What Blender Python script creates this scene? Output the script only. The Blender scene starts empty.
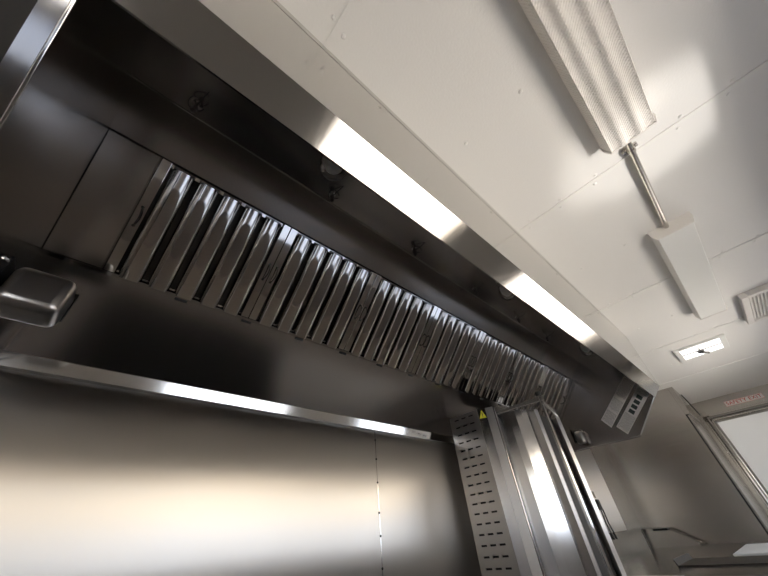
import bpy, bmesh, math, random
from mathutils import Vector, Matrix
random.seed(7)
scene = bpy.context.scene
COL = scene.collection
S = 1.25            # one unit of the layout below is 1.25 m (camera height to ceiling)
CZ = 0.95           # the camera stands 0.95 m above the floor
def W(p): return Vector((p[0]*S, p[1]*S, CZ + p[2]*S))

# ------------------------------------------------------------------ materials
MATS = {}
def nt(name):
    m = bpy.data.materials.new(name); m.use_nodes = True
    MATS[name] = m
    return m, m.node_tree.nodes, m.node_tree.links, m.node_tree.nodes['Principled BSDF']
def plain(name, col, rough=.5, metal=0., noise=.0, nscale=40, **kw):
    m, N, L, b = nt(name)
    b.inputs['Base Color'].default_value = (*col, 1); b.inputs['Roughness'].default_value = rough
    b.inputs['Metallic'].default_value = metal
    for k, v in kw.items(): b.inputs[k.replace('_', ' ')].default_value = v
    if noise:
        tc = N.new('ShaderNodeTexCoord'); n = N.new('ShaderNodeTexNoise'); n.inputs['Scale'].default_value = nscale
        bp = N.new('ShaderNodeBump'); bp.inputs['Strength'].default_value = noise; bp.inputs['Distance'].default_value = .002
        L.new(tc.outputs['Object'], n.inputs['Vector']); L.new(n.outputs['Fac'], bp.inputs['Height']); L.new(bp.outputs[0], b.inputs['Normal'])
    return m
def steel(name, col, rough, vec=(1, 1, 1), var=.08, wave=.0, wscale=1.5, aniso=0., arot=0.):
    """brushed stainless: roughness streaks stretched along the grain, a gentle oil-canning wave"""
    m, N, L, b = nt(name)
    b.inputs['Base Color'].default_value = (*col, 1); b.inputs['Metallic'].default_value = 1
    tc = N.new('ShaderNodeTexCoord'); mp = N.new('ShaderNodeMapping'); mp.inputs['Scale'].default_value = vec
    n = N.new('ShaderNodeTexNoise'); n.inputs['Scale'].default_value = 1; n.inputs['Detail'].default_value = 4
    r = N.new('ShaderNodeMapRange'); r.inputs['To Min'].default_value = rough - var; r.inputs['To Max'].default_value = rough + var
    L.new(tc.outputs['Object'], mp.inputs[0]); L.new(mp.outputs[0], n.inputs['Vector'])
    L.new(n.outputs['Fac'], r.inputs[0]); L.new(r.outputs[0], b.inputs['Roughness'])
    if aniso:
        tg = N.new('ShaderNodeTangent'); tg.direction_type = 'RADIAL'; tg.axis = 'Z'
        L.new(tg.outputs[0], b.inputs['Tangent']); b.inputs['Anisotropic'].default_value = aniso; b.inputs['Anisotropic Rotation'].default_value = arot
    if wave:
        n2 = N.new('ShaderNodeTexNoise'); n2.inputs['Scale'].default_value = wscale; n2.inputs['Detail'].default_value = 1
        bp = N.new('ShaderNodeBump'); bp.inputs['Strength'].default_value = 1; bp.inputs['Distance'].default_value = wave
        L.new(tc.outputs['Object'], n2.inputs['Vector']); L.new(n2.outputs['Fac'], bp.inputs['Height']); L.new(bp.outputs[0], b.inputs['Normal'])
    return m
steel('wall_steel', (.51, .485, .45), .30, (2, 2, 60), .03, .005, 1.0, 1.0, 0.)
steel('hood_steel', (.50, .472, .447), .22, (30, 3, 3), .012, .014, 1.6)
steel('lip_steel', (.37, .355, .34), .11, (90, 4, 4), .05, .002, 3)
steel('closure_steel', (.58, .56, .53), .12, (4, 4, 120), .04, .002, 2)
steel('filter_steel', (.62, .595, .565), .06, (3, 3, 3), .02, .0008, 9)
steel('filter_shade', (.07, .066, .062), .4, (5, 5, 5), .05)  # near-black copy of the filter steel, shade painted into gaps and plenum
steel('bright_steel', (.60, .595, .59), .15, (4, 4, 60), .02, .0012, 4)
steel('broiler_steel', (.45, .43, .41), .3, (30, 30, 4), .05)
steel('partition_steel', (.50, .475, .445), .26, (2, 2, 50), .02, .004, 2)
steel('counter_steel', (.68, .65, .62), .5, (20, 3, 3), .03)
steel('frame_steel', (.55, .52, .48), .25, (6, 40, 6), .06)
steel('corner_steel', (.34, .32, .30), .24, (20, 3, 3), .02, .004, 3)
plain('chrome', (.75, .74, .72), .08, 1)
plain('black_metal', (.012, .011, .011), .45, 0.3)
plain('black_plastic', (.015, .015, .015), .5)
plain('dark_steel', (.10, .095, .09), .4, 1)
plain('ceiling_white', (.86, .845, .825), .42, 0, .35, 120)
plain('white_paint', (.80, .77, .74), .4)
plain('white_plastic', (.86, .86, .84), .45)
plain('exit_white_glow', (.82, .82, .81), .35, 0, 0, 40, Emission_Color=(1, 1, .985, 1), Emission_Strength=.018)  # faint emission stands in for daylight behind the frosted panel
plain('sticker_white', (.80, .77, .74), .45)
plain('sticker_ink', (.04, .055, .05), .5)
plain('grille_grey', (.42, .41, .39), .5)
plain('sticker_grey', (.33, .32, .30), .5)
plain('sign_white', (.86, .83, .80), .4)
plain('sign_red', (.62, .05, .035), .4)
plain('sign_pink', (.80, .50, .45), .4)
plain('warning_yellow', (.80, .78, .03), .4)
plain('rubber', (.006, .006, .006), .7)
plain('floor_dark', (.40, .36, .32), .55, 0, .4, 60)
plain('lower_wall', (.78, .75, .71), .4)
plain('concrete', (.46, .425, .37), .9, 0, .3, 8)
plain('stucco', (.40, .345, .275), .9, 0, .3, 30)
plain('blue_door', (.25, .28, .33), .6)
plain('glass', (1, 1, 1), .02, 0, Transmission_Weight=1.0, IOR=1.45)
# prismatic light lens
m, N, L, b = nt('prismatic_lens')
b.inputs['Base Color'].default_value = (.84, .80, .76, 1); b.inputs['Roughness'].default_value = .3
tc = N.new('ShaderNodeTexCoord'); mp = N.new('ShaderNodeMapping'); mp.inputs['Rotation'].default_value = (0, 0, math.radians(45))
ck = N.new('ShaderNodeTexVoronoi'); ck.inputs['Scale'].default_value = 105; ck.inputs['Randomness'].default_value = 0
bp = N.new('ShaderNodeBump'); bp.inputs['Strength'].default_value = .9; bp.inputs['Distance'].default_value = .005
L.new(tc.outputs['Object'], mp.inputs[0]); L.new(mp.outputs[0], ck.inputs['Vector'])
L.new(ck.outputs['Distance'], bp.inputs['Height']); L.new(bp.outputs[0], b.inputs['Normal'])
# daylight coming through the roof vent's translucent lid
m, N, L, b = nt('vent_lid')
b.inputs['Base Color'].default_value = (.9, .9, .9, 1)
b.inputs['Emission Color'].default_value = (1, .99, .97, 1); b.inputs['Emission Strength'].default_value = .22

# ------------------------------------------------------------------ mesh helpers (layout units)
class MB:
    def __init__(s): s.v = []; s.f = []
    def add(s, vs, fs):
        o = len(s.v); s.v += [tuple(v) for v in vs]; s.f += [tuple(i+o for i in f) for f in fs]; return s
    def box(s, x0, x1, y0, y1, z0, z1):
        v = [(x, y, z) for z in (z0, z1) for y in (y0, y1) for x in (x0, x1)]
        return s.add(v, [(0,2,3,1),(4,5,7,6),(0,1,5,4),(2,6,7,3),(0,4,6,2),(1,3,7,5)])
    def prism(s, prof, x0, x1):          # yz profile run along x
        n = len(prof); v = [(x0, *p) for p in prof] + [(x1, *p) for p in prof]
        return s.add(v, [tuple(range(n)), tuple(range(2*n-1, n-1, -1))] + [(i, n+i, n+(i+1) % n, (i+1) % n) for i in range(n)])
    def column(s, plan, z0, z1):         # xy plan run up z
        n = len(plan); v = [(*p, z0) for p in plan] + [(*p, z1) for p in plan]
        return s.add(v, [tuple(range(n)), tuple(range(2*n-1, n-1, -1))] + [(i, n+i, n+(i+1) % n, (i+1) % n) for i in range(n)])
    def sheet(s, q, t):                  # planar polygon thickened by t along its normal
        q = [Vector(p) for p in q]; nrm = (q[1]-q[0]).cross(q[2]-q[0]).normalized()*t; n = len(q)
        v = q + [p+nrm for p in q]
        return s.add(v, [tuple(range(n)), tuple(range(2*n-1, n-1, -1))] + [(i, n+i, n+(i+1) % n, (i+1) % n) for i in range(n)])
    def tube(s, path, r, n=10):
        path = [Vector(p) for p in path]; rings = []
        up = Vector((0.3, 0.2, 1)).normalized()
        for i, p in enumerate(path):
            d = (path[min(i+1, len(path)-1)] - path[max(i-1, 0)]).normalized()
            a = d.cross(up)
            if a.length < 1e-3: a = d.cross(Vector((1, 0, 0)))
            a.normalize(); c = d.cross(a)
            rr = r[i] if isinstance(r, (list, tuple)) else r
            rings.append([p + a*rr*math.cos(2*math.pi*k/n) + c*rr*math.sin(2*math.pi*k/n) for k in range(n)])
        v = [q for ring in rings for q in ring]; f = []
        for i in range(len(rings)-1):
            for k in range(n): f.append((i*n+k, i*n+(k+1) % n, (i+1)*n+(k+1) % n, (i+1)*n+k))
        f.append(tuple(range(n-1, -1, -1))); f.append(tuple((len(rings)-1)*n+k for k in range(n)))
        return s.add(v, f)
    def lathe(s, base, axis, prof, n=20):   # prof: (distance along axis, radius)
        base = Vector(base); axis = Vector(axis).normalized()
        return s.tube([base + axis*h for h, r in prof], [max(r, 1e-4) for h, r in prof], n)
    def build(s, name, mat, parent=None, smooth=None, bevel=0):
        me = bpy.data.meshes.new(name)
        off = parent.matrix_basis.translation.copy() if parent else Vector()
        base = parent
        while base is not None and base.parent is not None:
            base = base.parent; off = off + base.matrix_basis.translation
        me.from_pydata([W(v) - off for v in s.v], [], s.f)
        me.update()
        bm = bmesh.new(); bm.from_mesh(me); bmesh.ops.recalc_face_normals(bm, faces=bm.faces); bm.to_mesh(me); bm.free()
        me.materials.append(MATS[mat])
        if smooth is not None:
            me.polygons.foreach_set('use_smooth', [True]*len(me.polygons))
            me.set_sharp_from_angle(angle=math.radians(smooth))
        o = bpy.data.objects.new(name, me); COL.objects.link(o)
        if parent: o.parent = parent
        if bevel:
            md = o.modifiers.new('edge', 'BEVEL'); md.width = bevel; md.segments = 3; md.limit_method = 'ANGLE'; md.angle_limit = math.radians(40)
        return o
def tag(o, label, cat, group=None):
    o['label'] = label; o['category'] = cat
    if group: o['group'] = group
    return o
def thing(name, at, label, cat, group=None):
    o = bpy.data.objects.new(name, None); COL.objects.link(o); o.location = W(at); o.empty_display_size = .05
    return tag(o, label, cat, group)
def dup(root, delta, label):
    r = root.copy(); COL.objects.link(r); r.location = root.location + Vector(delta)*S; r['label'] = label
    for ch in list(root.children):
        c = ch.copy(); COL.objects.link(c); c.parent = r
        for g in list(ch.children):
            d = g.copy(); COL.objects.link(d); d.parent = c
    return r
def struct(o): o['kind'] = 'structure'; return o

# ------------------------------------------------------------------ camera
R = ((0.74144865, 0.38381066, 0.55040283), (-0.66634141, 0.51773804, 0.5365971), (-0.07901279, -0.7646154, 0.63962511))
cam = bpy.data.cameras.new('camera'); co = bpy.data.objects.new('camera', cam); COL.objects.link(co)
cam.sensor_width = 36; cam.lens = 36*308.73/768; cam.clip_start = .01
M = Matrix([[R[i][0], -R[i][1], -R[i][2], 0] for i in range(3)] + [[0, 0, 0, 1]])
M = M.to_quaternion().to_matrix().to_4x4(); M.translation = Vector((0, 0, CZ)); co.matrix_world = M
scene.camera = co

# ------------------------------------------------------------------ the room shell
WL, WR, YB, YF, ZF = -1.7, 5.235, 1.10, -.85, -.76
struct(MB().box(WL-.05, WR+.05, YF-.05, YB+.05, ZF-.05, ZF).build('floor', 'floor_dark'))
struct(MB().box(WL-.05, WR+.05, YF-.05, YB+.05, 1.0, 1.06).build('ceiling', 'ceiling_white'))
struct(MB().box(WL-.05, WR+.05, YB, YB+.05, ZF, 1.0).build('wall_back', 'wall_steel'))
struct(MB().box(WL-.05, WL, YF, YB, ZF, 1.0).build('wall_left', 'white_paint'))
struct(MB().box(WR, WR+.05, YF, YB, ZF, 1.0).build('wall_right', 'frame_steel'))
WIN = [(-1.45, -.6), (.36, 1.42), (2.3, 4.0)]; WZ0, WZ1 = -.02, .54
f = MB(); xs = [WL]
for a, b_ in WIN: xs += [a, b_]
xs.append(WR)
f.box(WL, WR, YF-.05, YF, ZF, WZ0); f.box(WL, WR, YF-.05, YF, WZ1, 1.0)
for i in range(0, len(xs), 2): f.box(xs[i], xs[i+1], YF-.05, YF, WZ0, WZ1)
struct(f.build('wall_front', 'lower_wall'))
for i, (a, b_) in enumerate(WIN):
    g = MB()
    for z0, z1, x0, x1 in ((WZ0-.015, WZ0+.012, a-.015, b_+.015), (WZ1-.012, WZ1+.015, a-.015, b_+.015), (WZ0, WZ1, a-.015, a+.012), (WZ0, WZ1, b_-.012, b_+.015)):
        g.box(x0, x1, YF-.055, YF+.012, z0, z1)
    struct(g.build('window_%d' % (i+1), 'frame_steel'))
# stainless sheet joint on the back wall, with its screws
g = MB(); g.box(.9725, .9755, YB-.001, YB+.002, ZF, .40); struct(g.build('trim_10', 'closure_steel')); g = MB()
for z in (.36, .285, .20, .10, .03, -.06): g.lathe((.974, YB, z), (0, -1, 0), [(0, .004), (.002, .004), (.003, .002)], 10)
struct(g.build('trim_1', 'black_metal'))
g = MB(); g.box(3.78, YB and 4.236, YB-.004, YB+.002, -.06, .99)
struct(g.build('trim_2', 'hood_steel'))
# ceiling panel joints: a thin batten with rivets on both sides
for i, x in enumerate((-.90, .09, 1.08, 2.07, 3.06, 4.05)):
    g = MB(); g.box(x-.008, x+.008, YF+.001, YB-.001, .9965, .9999)
    k = 0; y = -.80
    while y < 1.05:
        for q in ((-.02, 0), (.02, .014)):
            g.lathe((x+q[0], y+q[1], 1.0), (0, 0, -1), [(0, .0065), (.002, .0062), (.0035, .003)], 10)
        y += .135
    struct(g.build('trim_%d' % (i+3), 'ceiling_white'))
g = MB()
for x in (.58, 1.57, 2.56, 3.55):
    for y in (-.62, -.08, .12):
        g.lathe((x, y, 1.0), (0, 0, -1), [(0, .0065), (.002, .0062), (.0035, .003)], 10)
struct(g.build('trim_9', 'ceiling_white'))

# ------------------------------------------------------------------ the exhaust hood
XL, XR = -.238, 2.604
hood = thing('exhaust_hood', (1.18, .65, .396), 'long stainless steel exhaust hood running along the back wall', 'exhaust hood')
T = .004
# closure panel between lip and ceiling
g = MB(); g.box(XL-.006, XR+.006, .2071, .2071+T, .637, .9995); g.box(XL-.006, XR+.006, .2066, .2075, .966, .9995)

for x in (.27, .83, 1.4, 1.95): g.lathe((x, .2071, .93), (0, -1, 0), [(0, .004), (.0015, .0035), (.002, .001)], 8)
cl = g.build('closure_panel', 'closure_steel', hood); cl['label'] = 'upright panel closing the gap up to the ceiling'
# sloped front lip (a folded channel)
g = MB(); g.prism([(.2071, .6375), (.2611, .5835), (.2640, .5835), (.2660, .5865), (.2640, .5895), (.216, .6375)], XL, XR)
g.build('front_lip', 'lip_steel', hood)
g = MB(); g.box(XL, XR, .216, .22, .63, .95); g.build('front_inner_panel', 'hood_steel', hood)
g = MB(); g.box(XL, XR, .2175, .56, .9475, .953); g.build('top_panel', 'hood_steel', hood)
g = MB(); g.prism([(.56, .9475), (.665, .857), (.668, .861), (.563, .9525)], XL, XR); g.build('slanted_panel', 'hood_steel', hood)
g = MB(); g.tube([(XL, .5595, .9465), (XR, .5595, .9465)], .003, 8); g.build('seam_bead', 'bright_steel', hood)
T0, B0 = Vector((.665, .857)), Vector((.90, .607)); E = (B0-T0).normalized(); NN = Vector((E.y, -E.x)); # towards the room
if NN.y > 0: NN = -NN
def sl(u, n): p = T0 + E*u + NN*n; return (p.x, p.y)
LEN = (B0-T0).length
# plenum behind the filters
g = MB(); g.prism([sl(-.01, -.05), sl(LEN+.01, -.05), sl(LEN+.01, -.056), sl(-.01, -.056)], XL, XR); g.build('plenum', 'filter_shade', hood)
# filler sheets at both ends of the filter row
g = MB(); g.prism([sl(.005, -.004), sl(LEN, -.004), sl(LEN, 0), sl(.005, 0)], XL+.0016, -.1215)
g.prism([sl(.005, -.05), sl(LEN, -.05), sl(LEN, 0), sl(.005, 0)], -.125, -.1215); a1 = g.build('filler_panel', 'hood_steel', hood)
g = MB(); g.prism([sl(0, -.004), sl(LEN, -.004), sl(LEN, 0), sl(0, 0)], 2.586, XR); g.build('filler_panel', 'hood_steel', hood)
# filter ledge, slanted back panel, drip rail
g = MB(); g.prism([sl(LEN-.006, .010), sl(LEN+.003, .010), sl(LEN+.003, -.03), sl(LEN+.000, -.03), sl(LEN+.000, .008), sl(LEN-.006, .008)], XL, XR); led = g.build('filter_ledge', 'lip_steel', hood)
g = MB(); p0 = sl(LEN+.002, .010); g.prism([p0, (1.078, .424), (1.082, .428), (p0[0]+.004, p0[1]+.004)], XL, XR); bp_ = g.build('back_panel', 'hood_steel', hood)
x = .07
dirb = (Vector((1.078, .424)) - Vector(p0)).normalized(); nb = Vector((dirb.y, -dirb.x)); nb = -nb if nb.y > 0 else nb
while x < 2.5:
    q = Vector(p0); a = q + nb*.0012; c = q + dirb*.008 + nb*.0012
    g = MB(); g.prism([tuple(a), tuple(c), tuple(c - nb*.003), tuple(a - nb*.003)], x-.016, x+.016); g.build('drain_slot', 'black_plastic', hood)
    x += .1930
g = MB(); g.prism([(1.0795, .395), (1.0995, .395), (1.0995, .399), (1.0845, .399), (1.077, .4265), (1.083, .432), (1.077, .432), (1.072, .4265)], XL, XR)
g.build('drip_rail', 'closure_steel', hood)
# end panels with a folded flange along the sloped and bottom edges
def end_panel(x_in, sgn):                # sgn: direction away from the hood's inside
    prof = [(.2115, .999), (.2115, .637), (.4396, .4045), (.45, .396), (1.0985, .396), (1.0985, .999)]
    g = MB(); g.prism(prof, *sorted((x_in, x_in + sgn*.003)))
    o = g.build('end_panel', 'hood_steel', hood)
    g = MB(); fl = .021
    xa, xb = sorted((x_in + sgn*.003, x_in - sgn*fl))
    g.prism([(.2640, .5835), (.4396, .4035), (.4425, .4065), (.2670, .5865)], xa, xb)
    g.build('flange', 'lip_steel', o)
    g = MB(); xe = x_in - sgn*fl; g.tube([(xe, .2645, .5840), (xe, .4395, .4045), (xe, .447, .399), (xe, 1.07, .399)], .0026, 8); g.build('hem', 'chrome', o, 60)
    return o
eL = end_panel(XL, -1); eR = end_panel(XR, 1)
# rating labels stuck on the right end panel (illegible print and dark pictogram squares)
def label_plate(name, o3, u, v, rows, squares, lab):
    """o3 origin (y,z), u long direction, v across; on the face of the end panel"""
    x = XR - .0012; o3, u, v = Vector(o3), Vector(u), Vector(v)
    P = lambda a, b, d=0: (x-d, *(o3 + u*a + v*b))
    g = MB(); g.sheet([P(0, 0), P(1, 0), P(1, 1), P(0, 1)], .0006)
    o = g.build(name, 'sticker_white', eR); o['label'] = lab
    rnd = random.Random(len(rows)*3)
    for a0, a1, b0, b1 in rows:
        g = MB()
        n = max(2, int((b1-b0)/.055))
        for k in range(n):
            bb = b0 + (b1-b0)*(k+.3)/n; w = (b1-b0)/n*.42
            aa = a0; 
            while aa < a1 - .01:
                l = min(rnd.uniform(.02, .07), a1-aa); g.sheet([P(aa, bb, .0012), P(aa+l, bb, .0012), P(aa+l, bb+w, .0012), P(aa, bb+w, .0012)], .0003); aa += l + .014
        g.build('print_block', 'sticker_grey', o)
    for a0, a1, b0, b1 in squares:
        g = MB(); g.sheet([P(a0, b0, .0014), P(a1, b0, .0014), P(a1, b1, .0014), P(a0, b1, .0014)], .0003)
        g.build('pictogram', 'sticker_ink', o)
    return o
o1 = (.350, .7586); u1 = (.260, -.2168)
label_plate('rating_label', o1, u1, (-.036, -.060), [(.02, .40, .08, .92), (.46, .70, .06, .94), (.74, .97, .06, .94)], [], 'grey printed rating label')
o2 = (.310, .674); u2 = (.2338, -.193)
label_plate('pictogram_label', o2, u2, (-.0386, -.057), [(.02, .12, .1, .9), (.62, .97, .05, .95)], [(.16+.115*k, .24+.115*k, .25, .72) for k in range(4)] , 'grey label with a row of dark pictogram squares')

# ------------------------------------------------------------------ baffle filters
FW = .3861
fil = thing('baffle_filter', (-.12 + FW/2, *sl(LEN, .0)), 'x', 'filter', 'baffle filters in the hood')
x0 = -.12 + .001; x1 = x0 + FW - .002
g = MB(); st = .024
for a, b_ in ((x0, x0+st), (x1-st, x1)): g.prism([sl(.004, -.030), sl(LEN-.002, -.030), sl(LEN-.002, .004), sl(.004, .004)], a, b_)
g.prism([sl(.004, -.030), sl(.016, -.030), sl(.016, -.012), sl(.004, -.012)], x0+st, x1-st)
g.prism([sl(LEN-.014, -.030), sl(LEN-.002, -.030), sl(LEN-.002, -.012), sl(LEN-.014, -.012)], x0+st, x1-st)
g.build('filter_frame', 'filter_steel', fil, None, .0015)
pitch = (x1 - x0 - 2*st)/5
for k in range(5):
    cx = x0 + st + pitch*(k+.5); r = pitch*.41
    g = MB(); n = 14; prof = []
    for j in range(n+1):
        t = math.pi*j/n; cc, ss = math.cos(t), math.sin(t)
        prof.append((cx - r*(abs(cc)**.8)*(1 if cc > 0 else -1), -.010 + .026*(ss**.75)))
    prof = [(cx-r, -.024)] + prof + [(cx+r, -.024)]
    vs = []
    stations = ((.008, .62, -.004), (.0135, .97, 0), (.014, 1, 0), (.017, 1, 0), (LEN-.002, 1, 0))
    for u, s_, dn in stations:
        for (px, pn) in prof:
            nn = -.024 + (pn + .024)*s_ ; y, z = sl(u, nn); vs.append((px, y, z))
    m_ = len(prof); fs = []
    for a in range(len(stations)-1):
        for j in range(m_-1): fs.append((a*m_+j, a*m_+j+1, (a+1)*m_+j+1, (a+1)*m_+j))
    fs += [tuple(range(m_)), tuple((len(stations)-1)*m_+j for j in range(m_-1, -1, -1))]
    g.add(vs, fs); g.build('baffle', 'filter_steel', fil, 35)
# rear baffles seen in the gaps
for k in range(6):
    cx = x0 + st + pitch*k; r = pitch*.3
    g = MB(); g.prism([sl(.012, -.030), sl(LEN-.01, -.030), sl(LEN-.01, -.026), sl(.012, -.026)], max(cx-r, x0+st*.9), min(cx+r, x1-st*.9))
    g.build('rear_baffle', 'filter_shade', fil)
for hx in (x0+st*.5, x1-st*.5):
    g = MB()
    pts = []
    for j in range(13):
        t = j/12; u = LEN*(.43 + .16*t); h = .004 + .016*math.sin(math.pi*min(1, max(0, t)))**.5
        pts.append((hx + .004*math.sin(math.pi*t), *sl(u, h)))
    g.tube(pts, .0018, 6)
    for u in (LEN*.43, LEN*.59): g.lathe((hx, *sl(u, .004)), (0, NN.x, NN.y), [(0, .004), (.003, .004), (.004, .002)], 8)
    g.build('handle', 'black_metal', fil, 40)
fl_labels = ['baffle filter at the hood end beside the large grease cup, first in the row',
 'second baffle filter, counted from the end by the large grease cup',
 'third baffle filter, counted from the end by the large grease cup',
 'middle baffle filter, fourth of seven in the hood row',
 'fifth baffle filter of the row, next after the middle one',
 'sixth baffle filter, next to last before the end with stuck labels',
 'last baffle filter of the row, behind the broiler arm']
fil['label'] = fl_labels[0]
for k in range(1, 7): dup(fil, (FW*k, 0, 0), fl_labels[k])

# ------------------------------------------------------------------ nozzles along the inner seam
noz = thing('spray_nozzle', (-.104, .525, .94), 'x', 'nozzle', 'fire suppression nozzles in the hood')
bx = (-.104, .525)
g = MB(); g.lathe((*bx, .9475), (0, 0, -1), [(0, .013), (.004, .013), (.005, .006), (.018, .006)], 14); g.build('conduit_fitting', 'chrome', noz, 40)
g = MB(); g.lathe((*bx, .9295), (0, 0, -1), [(0, .008), (.004, .0085), (.010, .0085), (.012, .007)], 6); g.lathe((*bx, .917), (0, 0, -1), [(0, .007), (.008, .0075), (.012, .004), (.015, .001)], 14); g.build('tip', 'dark_steel', noz, 40)
g = MB(); pts = [(bx[0]+.018*math.cos(t), bx[1]-.012+.018*math.sin(t), .925+.006*math.sin(2*t)) for t in [j*.5 for j in range(12)]]; g.tube(pts, .0014, 6)
g.tube([(bx[0], bx[1]-.005, .93), (bx[0]+.012, bx[1]-.05, .9465)], .0014, 6); g.build('cap_strap', 'black_plastic', noz, 60)
nl = ['spray nozzle under the hood top, nearest the large grease cup', 'spray nozzle just below the first globe light', 'spray nozzle between the first and middle globe lights, nearer the first', 'spray nozzle beside the middle globe light, on its near side',
      'spray nozzle just beyond the middle globe light', 'spray nozzle close to the farthest globe light']
noz['label'] = nl[0]
for k, xx in enumerate((.33, .744, 1.179, 1.60, 1.96)): dup(noz, (xx+.104, 0, 0), nl[k+1])

# ------------------------------------------------------------------ globe lights in the hood
gl = thing('globe_light', (.255, .405, .9475), 'x', 'light', 'clear globe lights in the hood')
c = (.255, .405)
g = MB(); g.lathe((*c, .9475), (0, 0, -1), [(0, .032), (.008, .032), (.012, .026), (.03, .025)], 22); g.build('lamp_base', 'broiler_steel', gl, 40)
g = MB(); g.lathe((*c, .9175), (0, 0, -1), [(0, .026), (.012, .034), (.03, .040), (.05, .040), (.068, .034), (.08, .022), (.085, .006)], 24); g.build('glass_globe', 'glass', gl, 60)
g = MB(); g.lathe((*c, .9175), (0, 0, -1), [(.002, .010), (.02, .017), (.04, .018), (.052, .012), (.058, .002)], 16); g.build('bulb', 'white_plastic', gl, 60)
gl['label'] = 'clear globe light inside the hood, near the bright first part of the lip'
dup(gl, (.99, 0, 0), 'clear globe light inside the hood, middle of the three')
dup(gl, (1.975, 0, 0), 'clear globe light inside the hood, closest to the stuck labels')

# ------------------------------------------------------------------ grease cups
def grease_cup(x_wall, sgn, gap, lx, y0, y1, z0, z1, label):
    xa, xb = sorted((x_wall + sgn*gap, x_wall + sgn*(gap+lx)))
    t = thing('grease_cup', ((xa+xb)/2, (y0+y1)/2, z0), label, 'grease cup', 'grease cups under the hood ends')
    g = MB(); g.box(xa, xb, y0, y1, z0, z1); c = g.build('cup', 'broiler_steel', t, 50, .021); c.modifiers[0].segments = 5
    g = MB(); g.box(*sorted((x_wall + sgn*.0015, x_wall + sgn*gap*.6)), y0+.01, y1+.03, z0+.02, z1+.012); g.box(*sorted((x_wall + sgn*.0015, x_wall + sgn*(gap+lx))), y1+.001, y1+.008, z0+.03, z1+.014)
    g.build('bracket_shade', 'black_metal', t)  # mount plus black sheet standing in for the dark reflection behind the cup
    g = MB(); g.lathe((x_wall + sgn*.011, y0+.012, z1), (0, -1, 0), [(0, .006), (.006, .008), (.012, .006), (.014, .002)], 12); g.build('latch_knob', 'chrome', t, 40)
    return t
grease_cup(XL, 1, .03, .09, .745, .825, .382, .466, 'large rounded stainless grease cup under the hood end, above the bright steel wall')
grease_cup(XR, -1, .012, .05, .745, .80, .425, .505, 'small stainless grease cup at the hood end behind the broiler')

# ------------------------------------------------------------------ black cabinet beyond the hood's left end
t = thing('metal_cabinet', (-.62, .75, .45), 'black metal cabinet beyond the hood end, with one hex bolt', 'cabinet')
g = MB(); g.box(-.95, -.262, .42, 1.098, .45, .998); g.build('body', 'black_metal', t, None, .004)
g = MB(); q = (-.558, .42, .918); g.lathe(q, (0, -1, 0), [(0, .017), (.003, .017), (.0032, .011), (.012, .011), (.013, .008)], 6); g.build('bolt', 'chrome', t)

# ------------------------------------------------------------------ vertical broiler on the counter
CT = -.20
br = thing('vertical_broiler', (1.65, .80, CT), 'tall stainless vertical broiler with slotted side and faceted reflector', 'broiler')
ZT = .483
# slotted side panel with real slots
ys = [.828]; sw = .028
for c0 in (.872, .9155, .959): ys += [c0-sw/2, c0+sw/2]
ys.append(1.0)
zs = [CT]; zr = []
z = ZT - .018
while z > CT + .02: zr.append(z); z -= .0355
for z in reversed(zr): zs += [z-.0033, z+.0033]
zs.append(ZT)
g = MB()
for a in range(len(ys)-1):
    for c_ in range(len(zs)-1):
        if a % 2 == 1 and c_ % 2 == 1: continue
        g.sheet([(1.418, ys[a], zs[c_]), (1.418, ys[a], zs[c_+1]), (1.418, ys[a+1], zs[c_+1]), (1.418, ys[a+1], zs[c_])], .003)
bm_o = g.build('slotted_side_panel', 'broiler_steel', br)
bm = bmesh.new(); bm.from_mesh(bm_o.data); bmesh.ops.remove_doubles(bm, verts=bm.verts, dist=1e-5)
seen = {}
for fa in list(bm.faces):
    key = tuple(sorted(v.index for v in fa.verts)); seen.setdefault(key, []).append(fa)
kill = [fa for l in seen.values() if len(l) > 1 for fa in l]
bmesh.ops.delete(bm, geom=kill, context='FACES_ONLY'); bmesh.ops.recalc_face_normals(bm, faces=bm.faces); bm.to_mesh(bm_o.data); bm.free()
g = MB(); g.box(1.4215, 1.985, .905, .998, ZT-.006, ZT-.002); g.box(1.4215, 1.58, .832, .905, ZT-.006, ZT-.002); g.build('top_cap', 'broiler_steel', br)
g = MB(); g.column([(1.426, .84), (1.426, .995), (1.99, .995), (1.99, .90), (1.62, .90), (1.56, .84)], CT, ZT-.0065); g.build('burner_housing', 'broiler_steel', br)
g = MB(); g.box(1.4225, 1.4255, .842, .994, CT, ZT-.007); g.build('slot_shade', 'black_metal', br)  # black sheet stands in for the dark interior seen through the slots
g = MB(); g.column([(1.418, .828), (1.436, .794), (1.446, .80), (1.43, .832)], CT, ZT); g.build('corner_post', 'bright_steel', br)
g = MB(); g.column([(1.436, .794), (1.454, .760), (1.462, .764), (1.446, .80)], CT, ZT); g.column([(1.454, .760), (1.457, .757), (1.590, .822), (1.587, .828)], CT, ZT-.004)
g.build('front_post', 'broiler_steel', br)
g = MB(); g.tube([(1.4545, .7595, CT), (1.4545, .7595, ZT)], .0028, 8); g.build('edge_bead', 'lip_steel', br)
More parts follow.
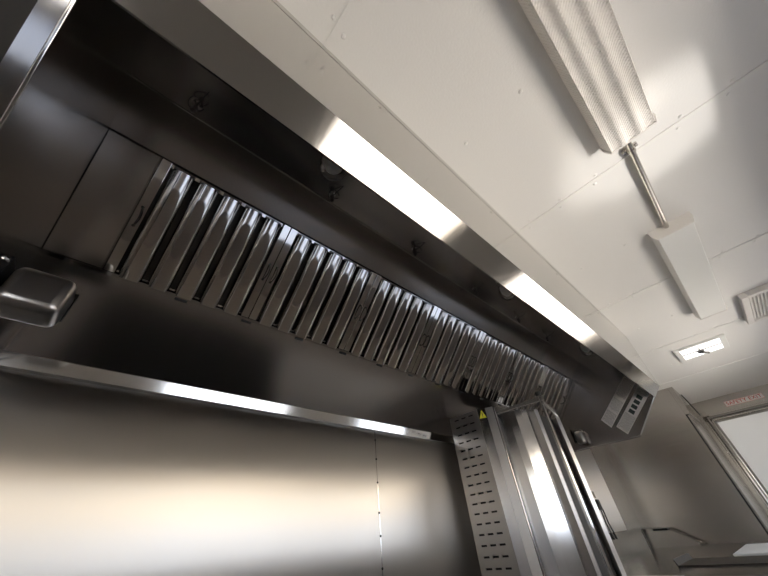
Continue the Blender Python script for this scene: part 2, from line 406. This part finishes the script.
# yellow warning triangle with a dark hazard mark on the post top
def onpost(a, zz, d=.0012):   # a along the corner_post face 0..1
    p = Vector((1.418, .828)).lerp(Vector((1.436, .794)), a); nrm = Vector((-.884, -.468))
    p = p + nrm*d; return (p.x, p.y, zz)
g = MB(); g.sheet([onpost(.05, ZT-.045), onpost(.95, ZT-.045), onpost(.5, ZT-.006)], .0006); tri = g.build('warning_triangle', 'warning_yellow', br); tri['label'] = 'yellow hazard triangle'
g = MB(); g.sheet([onpost(.44, ZT-.034, .002), onpost(.56, ZT-.034, .002), onpost(.54, ZT-.018, .002), onpost(.46, ZT-.018, .002)], .0004); g.sheet([onpost(.45, ZT-.040, .002), onpost(.55, ZT-.040, .002), onpost(.55, ZT-.037, .002), onpost(.45, ZT-.037, .002)], .0004); g.build('hazard_mark', 'sticker_ink', tri)
# concave reflector of flat facets
pl = [(1.582, .815), (1.603, .768), (1.619, .737), (1.642, .712), (1.663, .694), (1.704, .670)]
for k in range(5):
    a, b_ = Vector(pl[k]), Vector(pl[k+1]); d = (b_-a).normalized(); nb2 = Vector((-d.y, d.x))*.004
    if nb2.x < 0: nb2 = -nb2
    g = MB(); g.column([tuple(a), tuple(b_), tuple(b_+nb2), tuple(a+nb2)], CT, ZT-.002); g.build('reflector_facet', 'bright_steel', br)
g = MB(); g.tube([(1.588, .800, ZT-.075), (1.588, .800, ZT-.012)], .003, 8); g.tube([(1.583, .8, ZT-.075), (1.593, .79, ZT-.08)], .0025, 6); g.build('door_handle', 'black_metal', br, 40)
# dark inner wall, inner post, spit rod and outer column
g = MB(); g.column([(1.704, .670), (1.716, .659), (1.738, .665), (1.733, .682)], CT, ZT); g.build('inner_post', 'broiler_steel', br)
g = MB(); g.column([(1.735, .682), (1.96, .69), (1.96, .90), (1.95, .90), (1.95, .697), (1.735, .689)], CT, ZT-.01); g.build('heat_shield', 'dark_steel', br)
g = MB(); g.tube([(1.672, .607, CT), (1.672, .607, ZT+.045)], .0085, 16); g.build('spit_rod', 'chrome', br, 40)
g = MB(); g.column([(1.956, .667), (1.984, .658), (1.992, .668), (1.99, .90), (1.98, .90), (1.978, .672)], CT, ZT); g.build('outer_column', 'broiler_steel', br)
g = MB(); a = Vector((1.575, .815)); b_ = Vector((1.682, .592)); d = (b_-a).normalized(); n_ = Vector((-d.y, d.x))
g.add([(*(a+n_*.005), ZT-.004), (*(a-n_*.005), ZT-.004), (*(b_-n_*.007), ZT+.02), (*(b_+n_*.007), ZT+.02), (*(a+n_*.005), ZT+.008), (*(a-n_*.005), ZT+.008), (*(b_-n_*.007), ZT+.045), (*(b_+n_*.007), ZT+.045)],
      [(0,1,2,3), (4,7,6,5), (0,4,5,1), (1,5,6,2), (2,6,7,3), (3,7,4,0)]); g.build('top_arm', 'frame_steel', br, None, .002)
g = MB(); a = Vector((1.68, .607)); b_ = Vector((1.965, .655)); g.tube([(*a, ZT+.016), (*(a.lerp(b_, .5)), ZT+.014), (*b_, ZT+.010), (*(b_+Vector((.012, 0))), ZT+.010)], [.011, .011, .012, .006], 14); g.build('bearing_bracket', 'frame_steel', br, 50)
g = MB(); g.lathe((1.672, .607, ZT+.044), (0, 0, 1), [(0, .012), (.01, .014), (.02, .012), (.024, .004)], 14); g.build('clamp_knob', 'black_plastic', br, 40)

# ------------------------------------------------------------------ cook line counter carrying the broiler
ct = thing('work_counter', (1.9, .8, ZF), 'stainless work counter under the hood along the steel wall', 'counter')
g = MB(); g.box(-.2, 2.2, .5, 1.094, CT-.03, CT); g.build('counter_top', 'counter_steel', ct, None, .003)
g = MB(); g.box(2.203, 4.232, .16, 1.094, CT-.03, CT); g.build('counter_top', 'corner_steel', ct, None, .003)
g = MB(); g.box(-.15, 4.12, .56, 1.09, CT-.42, CT-.03); g.build('counter_body', 'counter_steel', ct)
for xx in (-.1, 1.3, 2.7, 4.06):
    for yy in (.6, 1.05):
        g = MB(); g.tube([(xx, yy, ZF), (xx, yy, CT-.42)], .018, 12); g.build('leg', 'counter_steel', ct, 40)

rg = thing('added_cooktop', (.27, .8, CT), 'added unseen black cooktop on the counter below the hood start', 'cooktop')  # added out of view to darken the reflection in the hood's back panel
g = MB(); g.box(-.19, .72, .53, 1.07, CT+.001, CT+.085); g.build('body', 'black_metal', rg, None, .006)
for k in range(3):
    cx = -.04 + .30*k
    g = MB()
    for q in (-.10, 0, .10): g.box(cx+q-.006, cx+q+.006, .58, 1.02, CT+.086, CT+.10); g.box(cx-.12, cx+.12, .80+q*1.8-.006, .80+q*1.8+.006, CT+.086, CT+.10)
    g.build('grate', 'black_plastic', rg)
    g = MB(); g.lathe((cx, .53, CT+.045), (0, -1, 0), [(0, .022), (.02, .02), (.022, .01)], 14); g.build('knob', 'dark_steel', rg, 40)
# ------------------------------------------------------------------ tall unit between counter and exit
tu = thing('tall_cabinet', (4.7, .69, ZF), 'tall stainless cabinet reaching the ceiling beside the exit panel', 'cabinet')
g = MB(); g.box(4.236, 5.15, .292, 1.096, ZF+.02, .998); g.build('body', 'partition_steel', tu)
g = MB(); g.box(4.240, 4.262, .282, .292, ZF+.02, .733); g.build('gasket', 'rubber', tu)
g = MB(); g.box(4.262, 5.15, .270, .292, ZF+.02, .733); g.build('door', 'partition_steel', tu)
g = MB(); g.box(4.236, 4.75, .252, .292, .735, .998); g.build('header', 'partition_steel', tu, None, .004)
g = MB(); g.tube([(4.60, .245, .985), (4.60, .21, .76)], .005, 8); g.build('strut', 'dark_steel', tu, 40)
g = MB()
for xx in (4.3, 5.1):
    for yy in (.33, 1.05): g.box(xx-.02, xx+.02, yy-.02, yy+.02, ZF, ZF+.02)
g.build('foot', 'rubber', tu)
# folded side splash standing on the counter against it
sp = thing('side_splash', (4.19, .8, CT), 'sloped stainless side splash on the counter against the tall cabinet', 'splash guard')
g = MB(); g.prism([(1.09, -.058), (.87, -.072), (.69, -.190), (.69, CT), (1.09, CT)], 4.17, 4.225); g.build('panel', 'partition_steel', sp)
g = MB(); g.prism([(1.09, -.058), (.87, -.072), (.69, -.190), (.69, -.199), (.87, -.081), (1.09, -.067)], 4.10, 4.225); g.build('folded_edge', 'lip_steel', sp)
g = MB(); g.lathe((4.168, .715, -.188), (-1, 0, 0), [(0, .010), (.006, .010), (.008, .014), (.022, .014), (.026, .008)], 14); g.build('knob', 'chrome', sp, 40)
bs = MB(); bs.box(2.7, 4.10, 1.083, 1.098, CT, -.058); tag(bs.build('back_splash', 'partition_steel'), 'low stainless back splash along the wall in the far counter corner', 'splash guard')
ha = MB(); ha.box(4.05, 4.095, .87, .98, -.085, -.071); tag(ha.build('knife_rail', 'black_plastic', None, None, .004), 'black bar beside the folded edge of the sloped side splash', 'rail')
# white board with a steel tray in front of it
wb = MB(); wb.box(2.98, 3.75, .20, .40, CT+.001, CT+.012)
tag(wb.build('cutting_board', 'white_plastic', None, None, .004), 'white cutting board lying on the far counter', 'cutting board')
tr = MB(); tr.prism([(.2, CT+.001), (.58, CT+.001), (.59, CT+.03), (.585, CT+.03), (.576, CT+.006), (.206, CT+.006), (.2, CT+.03), (.195, CT+.03)], 2.52, 2.90)
tag(tr.build('tray', 'dark_steel'), 'shallow stainless tray on the counter beside the white board', 'tray')

# plug with two cords on the back wall
pw = (2.86*1.1, 1.098)
pg = thing('outlet_plug', (3.33, 1.09, .06), 'black plug with two hanging cords on the steel wall behind the broiler', 'plug')
g = MB(); g.box(3.305, 3.355, 1.078, 1.0985, .085, .155); g.build('plug_body', 'black_plastic', pg, None, .006)
g = MB(); g.box(3.30, 3.33, 1.086, 1.0985, .165, .21); g.build('cover_plate', 'frame_steel', pg)
for dx in (.0, .045):
    g = MB(); g.tube([(3.31+dx, 1.082, .09), (3.31+dx*1.2, 1.086, .0), (3.305+dx*1.4, 1.079, -.06), (3.305+dx*1.4, 1.075, -.10)], .005, 8); g.build('cord', 'black_plastic', pg, 60)

# ------------------------------------------------------------------ exit panel in the end wall
XW = WR
dr = struct(MB().box(XW-.012, XW+.002, -.62, .27, -.70, .845).build('door_1', 'frame_steel'))
g = MB(); y0, y1, z0, z1 = -.50, .155, -.60, .765
g.box(XW-.020, XW-.010, y0, y1, z0, z1); g.build('exit_panel', 'exit_white_glow', dr)
g = MB()
for (ya, yb_, za, zb) in ((.165, .235, z0-.07, .845), (y0-.07, y0-.01, z0-.07, .845), (y0-.07, .235, .775, .845), (y0-.07, .235, z0-.07, z0-.01)):
    g.box(XW-.04, XW-.010, ya, yb_, za, zb)
g.build('frame', 'frame_steel', dr, None, .012)
g = MB(); g.tube([(XW-.036, .20, -.6), (XW-.036, .20, .81)], .018, 14); g.tube([(XW-.036, .20, .81), (XW-.036, -.56, .81)], .018, 14); g.build('frame_tube', 'lip_steel', dr, 40)
g = MB()
for (ya, yb_, za, zb) in ((y1-.006, y1+.01, z0, z1+.01), (y0, y1+.01, z1-.006, z1+.010)): g.box(XW-.026, XW-.016, ya, yb_, za, zb)
g.build('seal', 'sticker_grey', dr)
# SAFETY EXIT sign
sg = thing('exit_sign', (XW-.002, -.17, .89), 'red and white safety exit sign above the exit panel', 'sign')
g = MB(); g.box(XW-.003, XW-.0005, -.335, -.015, .886, .938); g.build('plate', 'sign_pink', sg)
g = MB(); g.box(XW-.004, XW-.003, -.331, -.019, .890, .934); g.build('face', 'sign_white', sg)
cu = bpy.data.curves.new('lettering', 'FONT'); cu.body = 'SAFETY EXIT'; cu.size = .052*S; cu.align_x = 'CENTER'; cu.align_y = 'CENTER'; cu.extrude = .0005; cu.space_character = 1.05; cu.offset = .0002
tmp = bpy.data.objects.new('tmp', cu); COL.objects.link(tmp)
bpy.context.view_layer.update(); me = bpy.data.meshes.new_from_object(tmp.evaluated_get(bpy.context.evaluated_depsgraph_get())); bpy.data.objects.remove(tmp)
wx = max(v.co.x for v in me.vertices) - min(v.co.x for v in me.vertices); k = .295*S/wx
for v in me.vertices: v.co = Vector((0, -v.co.x*k, v.co.y*.88)) + Vector((-.0048*S, -.175*S + .17*S, (.912-.89)*S)) + Vector((-v.co.z, 0, 0))
me.materials.clear(); me.materials.append(MATS['sign_red']); lo = bpy.data.objects.new('lettering', me); COL.objects.link(lo); lo.parent = sg

# ------------------------------------------------------------------ ceiling lights, conduit
def fixture(xa, xb, label, ribs):
    t = thing('ceiling_light', ((xa+xb)/2, -.25, .999), label, 'light', 'ceiling wrap lights')
    g = MB(); g.box(xa+.004, xb-.004, -.325, -.178, .985, .9995); g.build('housing', 'white_paint', t)
    prof = []
    n = 28
    for j in range(n+1):
        s_ = j/n; y = -.178 - .147*s_
        base = .945
        edge = min(s_, 1-s_)
        z = base + .04*max(0, 1 - edge/.07)**2
        if ribs: z -= .0035*math.cos(2*math.pi*s_*3) if edge > .06 else 0
        prof.append((y, z))
    prof = [(-.176, .990)] + prof + [(-.327, .990)]
    g = MB(); g.prism(prof, xa+.006, xb-.006); g.build('lens', 'prismatic_lens' if ribs else 'white_plastic', t, 50)
    for x in (xa, xb-.007):
        g = MB(); g.prism([(-.174, .9995), (-.174, .972), (-.186, .943), (-.319, .943), (-.331, .972), (-.331, .9995)], x, x+.007); g.build('end_cap', 'white_paint', t)
    return t
fixture(-.10, .965, 'ceiling light with a ribbed prismatic lens, over the hood lip start', True)
fixture(1.575, 2.66, 'plain white ceiling light beyond the conduit, toward the roof vent', False)
cd = thing('conduit', (1.27, -.245, .985), 'thin metal conduit running between the two ceiling lights', 'conduit')
g = MB(); g.tube([(.966, -.245, .983), (1.574, -.240, .983)], .0095, 14); g.build('pipe', 'frame_steel', cd, 60)
g = MB(); g.tube([(1.035, -.2445, .983), (1.05, -.2445, .983)], .0125, 14); g.box(1.034, 1.051, -.268, -.222, .992, .9995); g.lathe((1.042, -.264, .992), (0, 0, -1), [(0, .005), (.004, .004)], 8); g.lathe((1.042, -.226, .992), (0, 0, -1), [(0, .005), (.004, .004)], 8); g.build('clamp', 'frame_steel', cd, 40)

# ------------------------------------------------------------------ roof vent and air conditioner
rv = thing('roof_vent', (3.39, -.112, .999), 'white roof vent with a glowing lid and handle', 'roof vent')
x0, x1, y0, y1 = 3.22, 3.55, -.272, .048
g = MB(); w = .035
for bxx in ((x0, x1, y0, y0+w), (x0, x1, y1-w, y1), (x0, x0+w, y0+w, y1-w), (x1-w, x1, y0+w, y1-w)): g.box(*bxx, .986, .9995)
g.build('frame', 'white_plastic', rv, None, .004)
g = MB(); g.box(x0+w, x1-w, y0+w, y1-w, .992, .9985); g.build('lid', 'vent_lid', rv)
g = MB(); g.box(3.381, 3.393, y0+w, y1-w, .985, .991); g.box(3.33, 3.44, -.105, -.093, .985, .991); g.build('crossbar', 'sticker_grey', rv)
g = MB(); g.lathe((3.387, -.10, .985), (0, 0, -1), [(0, .022), (.012, .022), (.016, .016), (.018, .006)], 14); g.tube([(3.387, -.10, .97), (3.42, -.14, .962)], .009, 8); g.build('handle', 'dark_steel', rv, 40)
ac = thing('air_conditioner', (2.9, -.62, .999), 'white slatted air grille on the ceiling beside the roof vent', 'air conditioner')
x0, x1, y0, y1 = 2.64, 3.125, -.80, -.40
g = MB(); w = .035
for bxx in ((x0, x1, y0, y0+w), (x0, x1, y1-w, y1), (x0, x0+w, y0+w, y1-w), (x1-w, x1, y0+w, y1-w)): g.box(*bxx, .965, .9995)
g.build('frame', 'white_paint', ac, None, .006)
g = MB(); g.box(x0+w, x1-w, y0+w, y1-w, .992, .998); g.build('backing', 'grille_grey', ac)
g = MB(); y = y1 - w - .012
while y > y0 + w + .006: g.box(x0+w, x1-w, y-.004, y+.004, .978, .990); y -= .0165
x = x0 + w + .02
while x < x1 - w: g.box(x-.002, x+.002, y0+w, y1-w, .976, .988); x += .034
gg = g.build('slats', 'white_paint', ac)

# ------------------------------------------------------------------ front counter under the serving windows, and outside
fc = thing('serving_counter', (2, -.7, ZF), 'stainless serving counter below the windows', 'counter')
g = MB(); g.box(-1.2, 4.6, YF+.004, -.45, -.10, -.07); g.build('counter_top', 'counter_steel', fc, None, .003)
g = MB(); g.box(-1.15, 4.55, YF+.006, -.5, ZF, -.10); g.build('counter_body', 'counter_steel', fc)
struct(MB().box(-60, 60, -60, 60, ZF-.60, ZF-.5).build('ground', 'concrete'))
bd = thing('building', (2, -9, ZF-.5), 'invented cream stucco building across the yard, for reflections', 'building')  # out of view, invented for the bands mirrored in the steel wall
g = MB(); g.box(-18, 22, -10, -8, ZF-.5, 1.75); g.build('wall', 'stucco', bd)
for x in (-12, -7, -2, 3, 8, 13):
    g = MB(); g.box(x-2.3, x+2.3, -8, -7.96, ZF-.45, .84); g.build('garage_door', 'blue_door', bd)

# ------------------------------------------------------------------ daylight
wd = bpy.data.worlds.new('world'); scene.world = wd; wd.use_nodes = True
N, L = wd.node_tree.nodes, wd.node_tree.links; bg = N['Background']
sky = N.new('ShaderNodeTexSky'); sky.sky_type = 'NISHITA'; sky.sun_disc = False; sky.sun_elevation = math.radians(66); sky.sun_rotation = math.radians(0)
hs = N.new('ShaderNodeHueSaturation'); hs.inputs['Saturation'].default_value = .62; L.new(sky.outputs[0], hs.inputs['Color']); L.new(hs.outputs[0], bg.inputs[0]); bg.inputs[1].default_value = .12
sun = bpy.data.lights.new('sun', 'SUN'); sun.energy = 5.0; sun.angle = math.radians(.6); sun.color = (1, .97, .92)
so = bpy.data.objects.new('sun', sun); COL.objects.link(so)
d = Vector((.25, -1, -math.tan(math.radians(66)))).normalized()
so.rotation_euler = d.to_track_quat('-Z', 'Y').to_euler(); so.location = (0, 5, 6)

# added spot lamp outside the first window, makes the bright patch on the ceiling
gp = bpy.data.lights.new('ceiling_patch_spot', 'SPOT'); gp.energy = 29; gp.spot_size = math.radians(10); gp.spot_blend = .6; gp.color = (1, .96, .90); gp.shadow_soft_size = .06
go = bpy.data.objects.new('ceiling_patch_spot', gp); COL.objects.link(go); go.location = W((.93, -2.15, -1.2))
go.rotation_euler = (W((1.05, -.30, 1.0)) - go.location).to_track_quat('-Z', 'Y').to_euler()

vs_ = scene.view_settings; vs_.view_transform = 'Standard'; vs_.look = 'None'; vs_.gamma = 1; vs_.use_curve_mapping = False
vs_.exposure = 3.3
scene.cycles.use_denoising = True
scene.cycles.max_bounces = 14; scene.cycles.diffuse_bounces = 6; scene.cycles.glossy_bounces = 8
scene.cycles.sample_clamp_indirect = 12
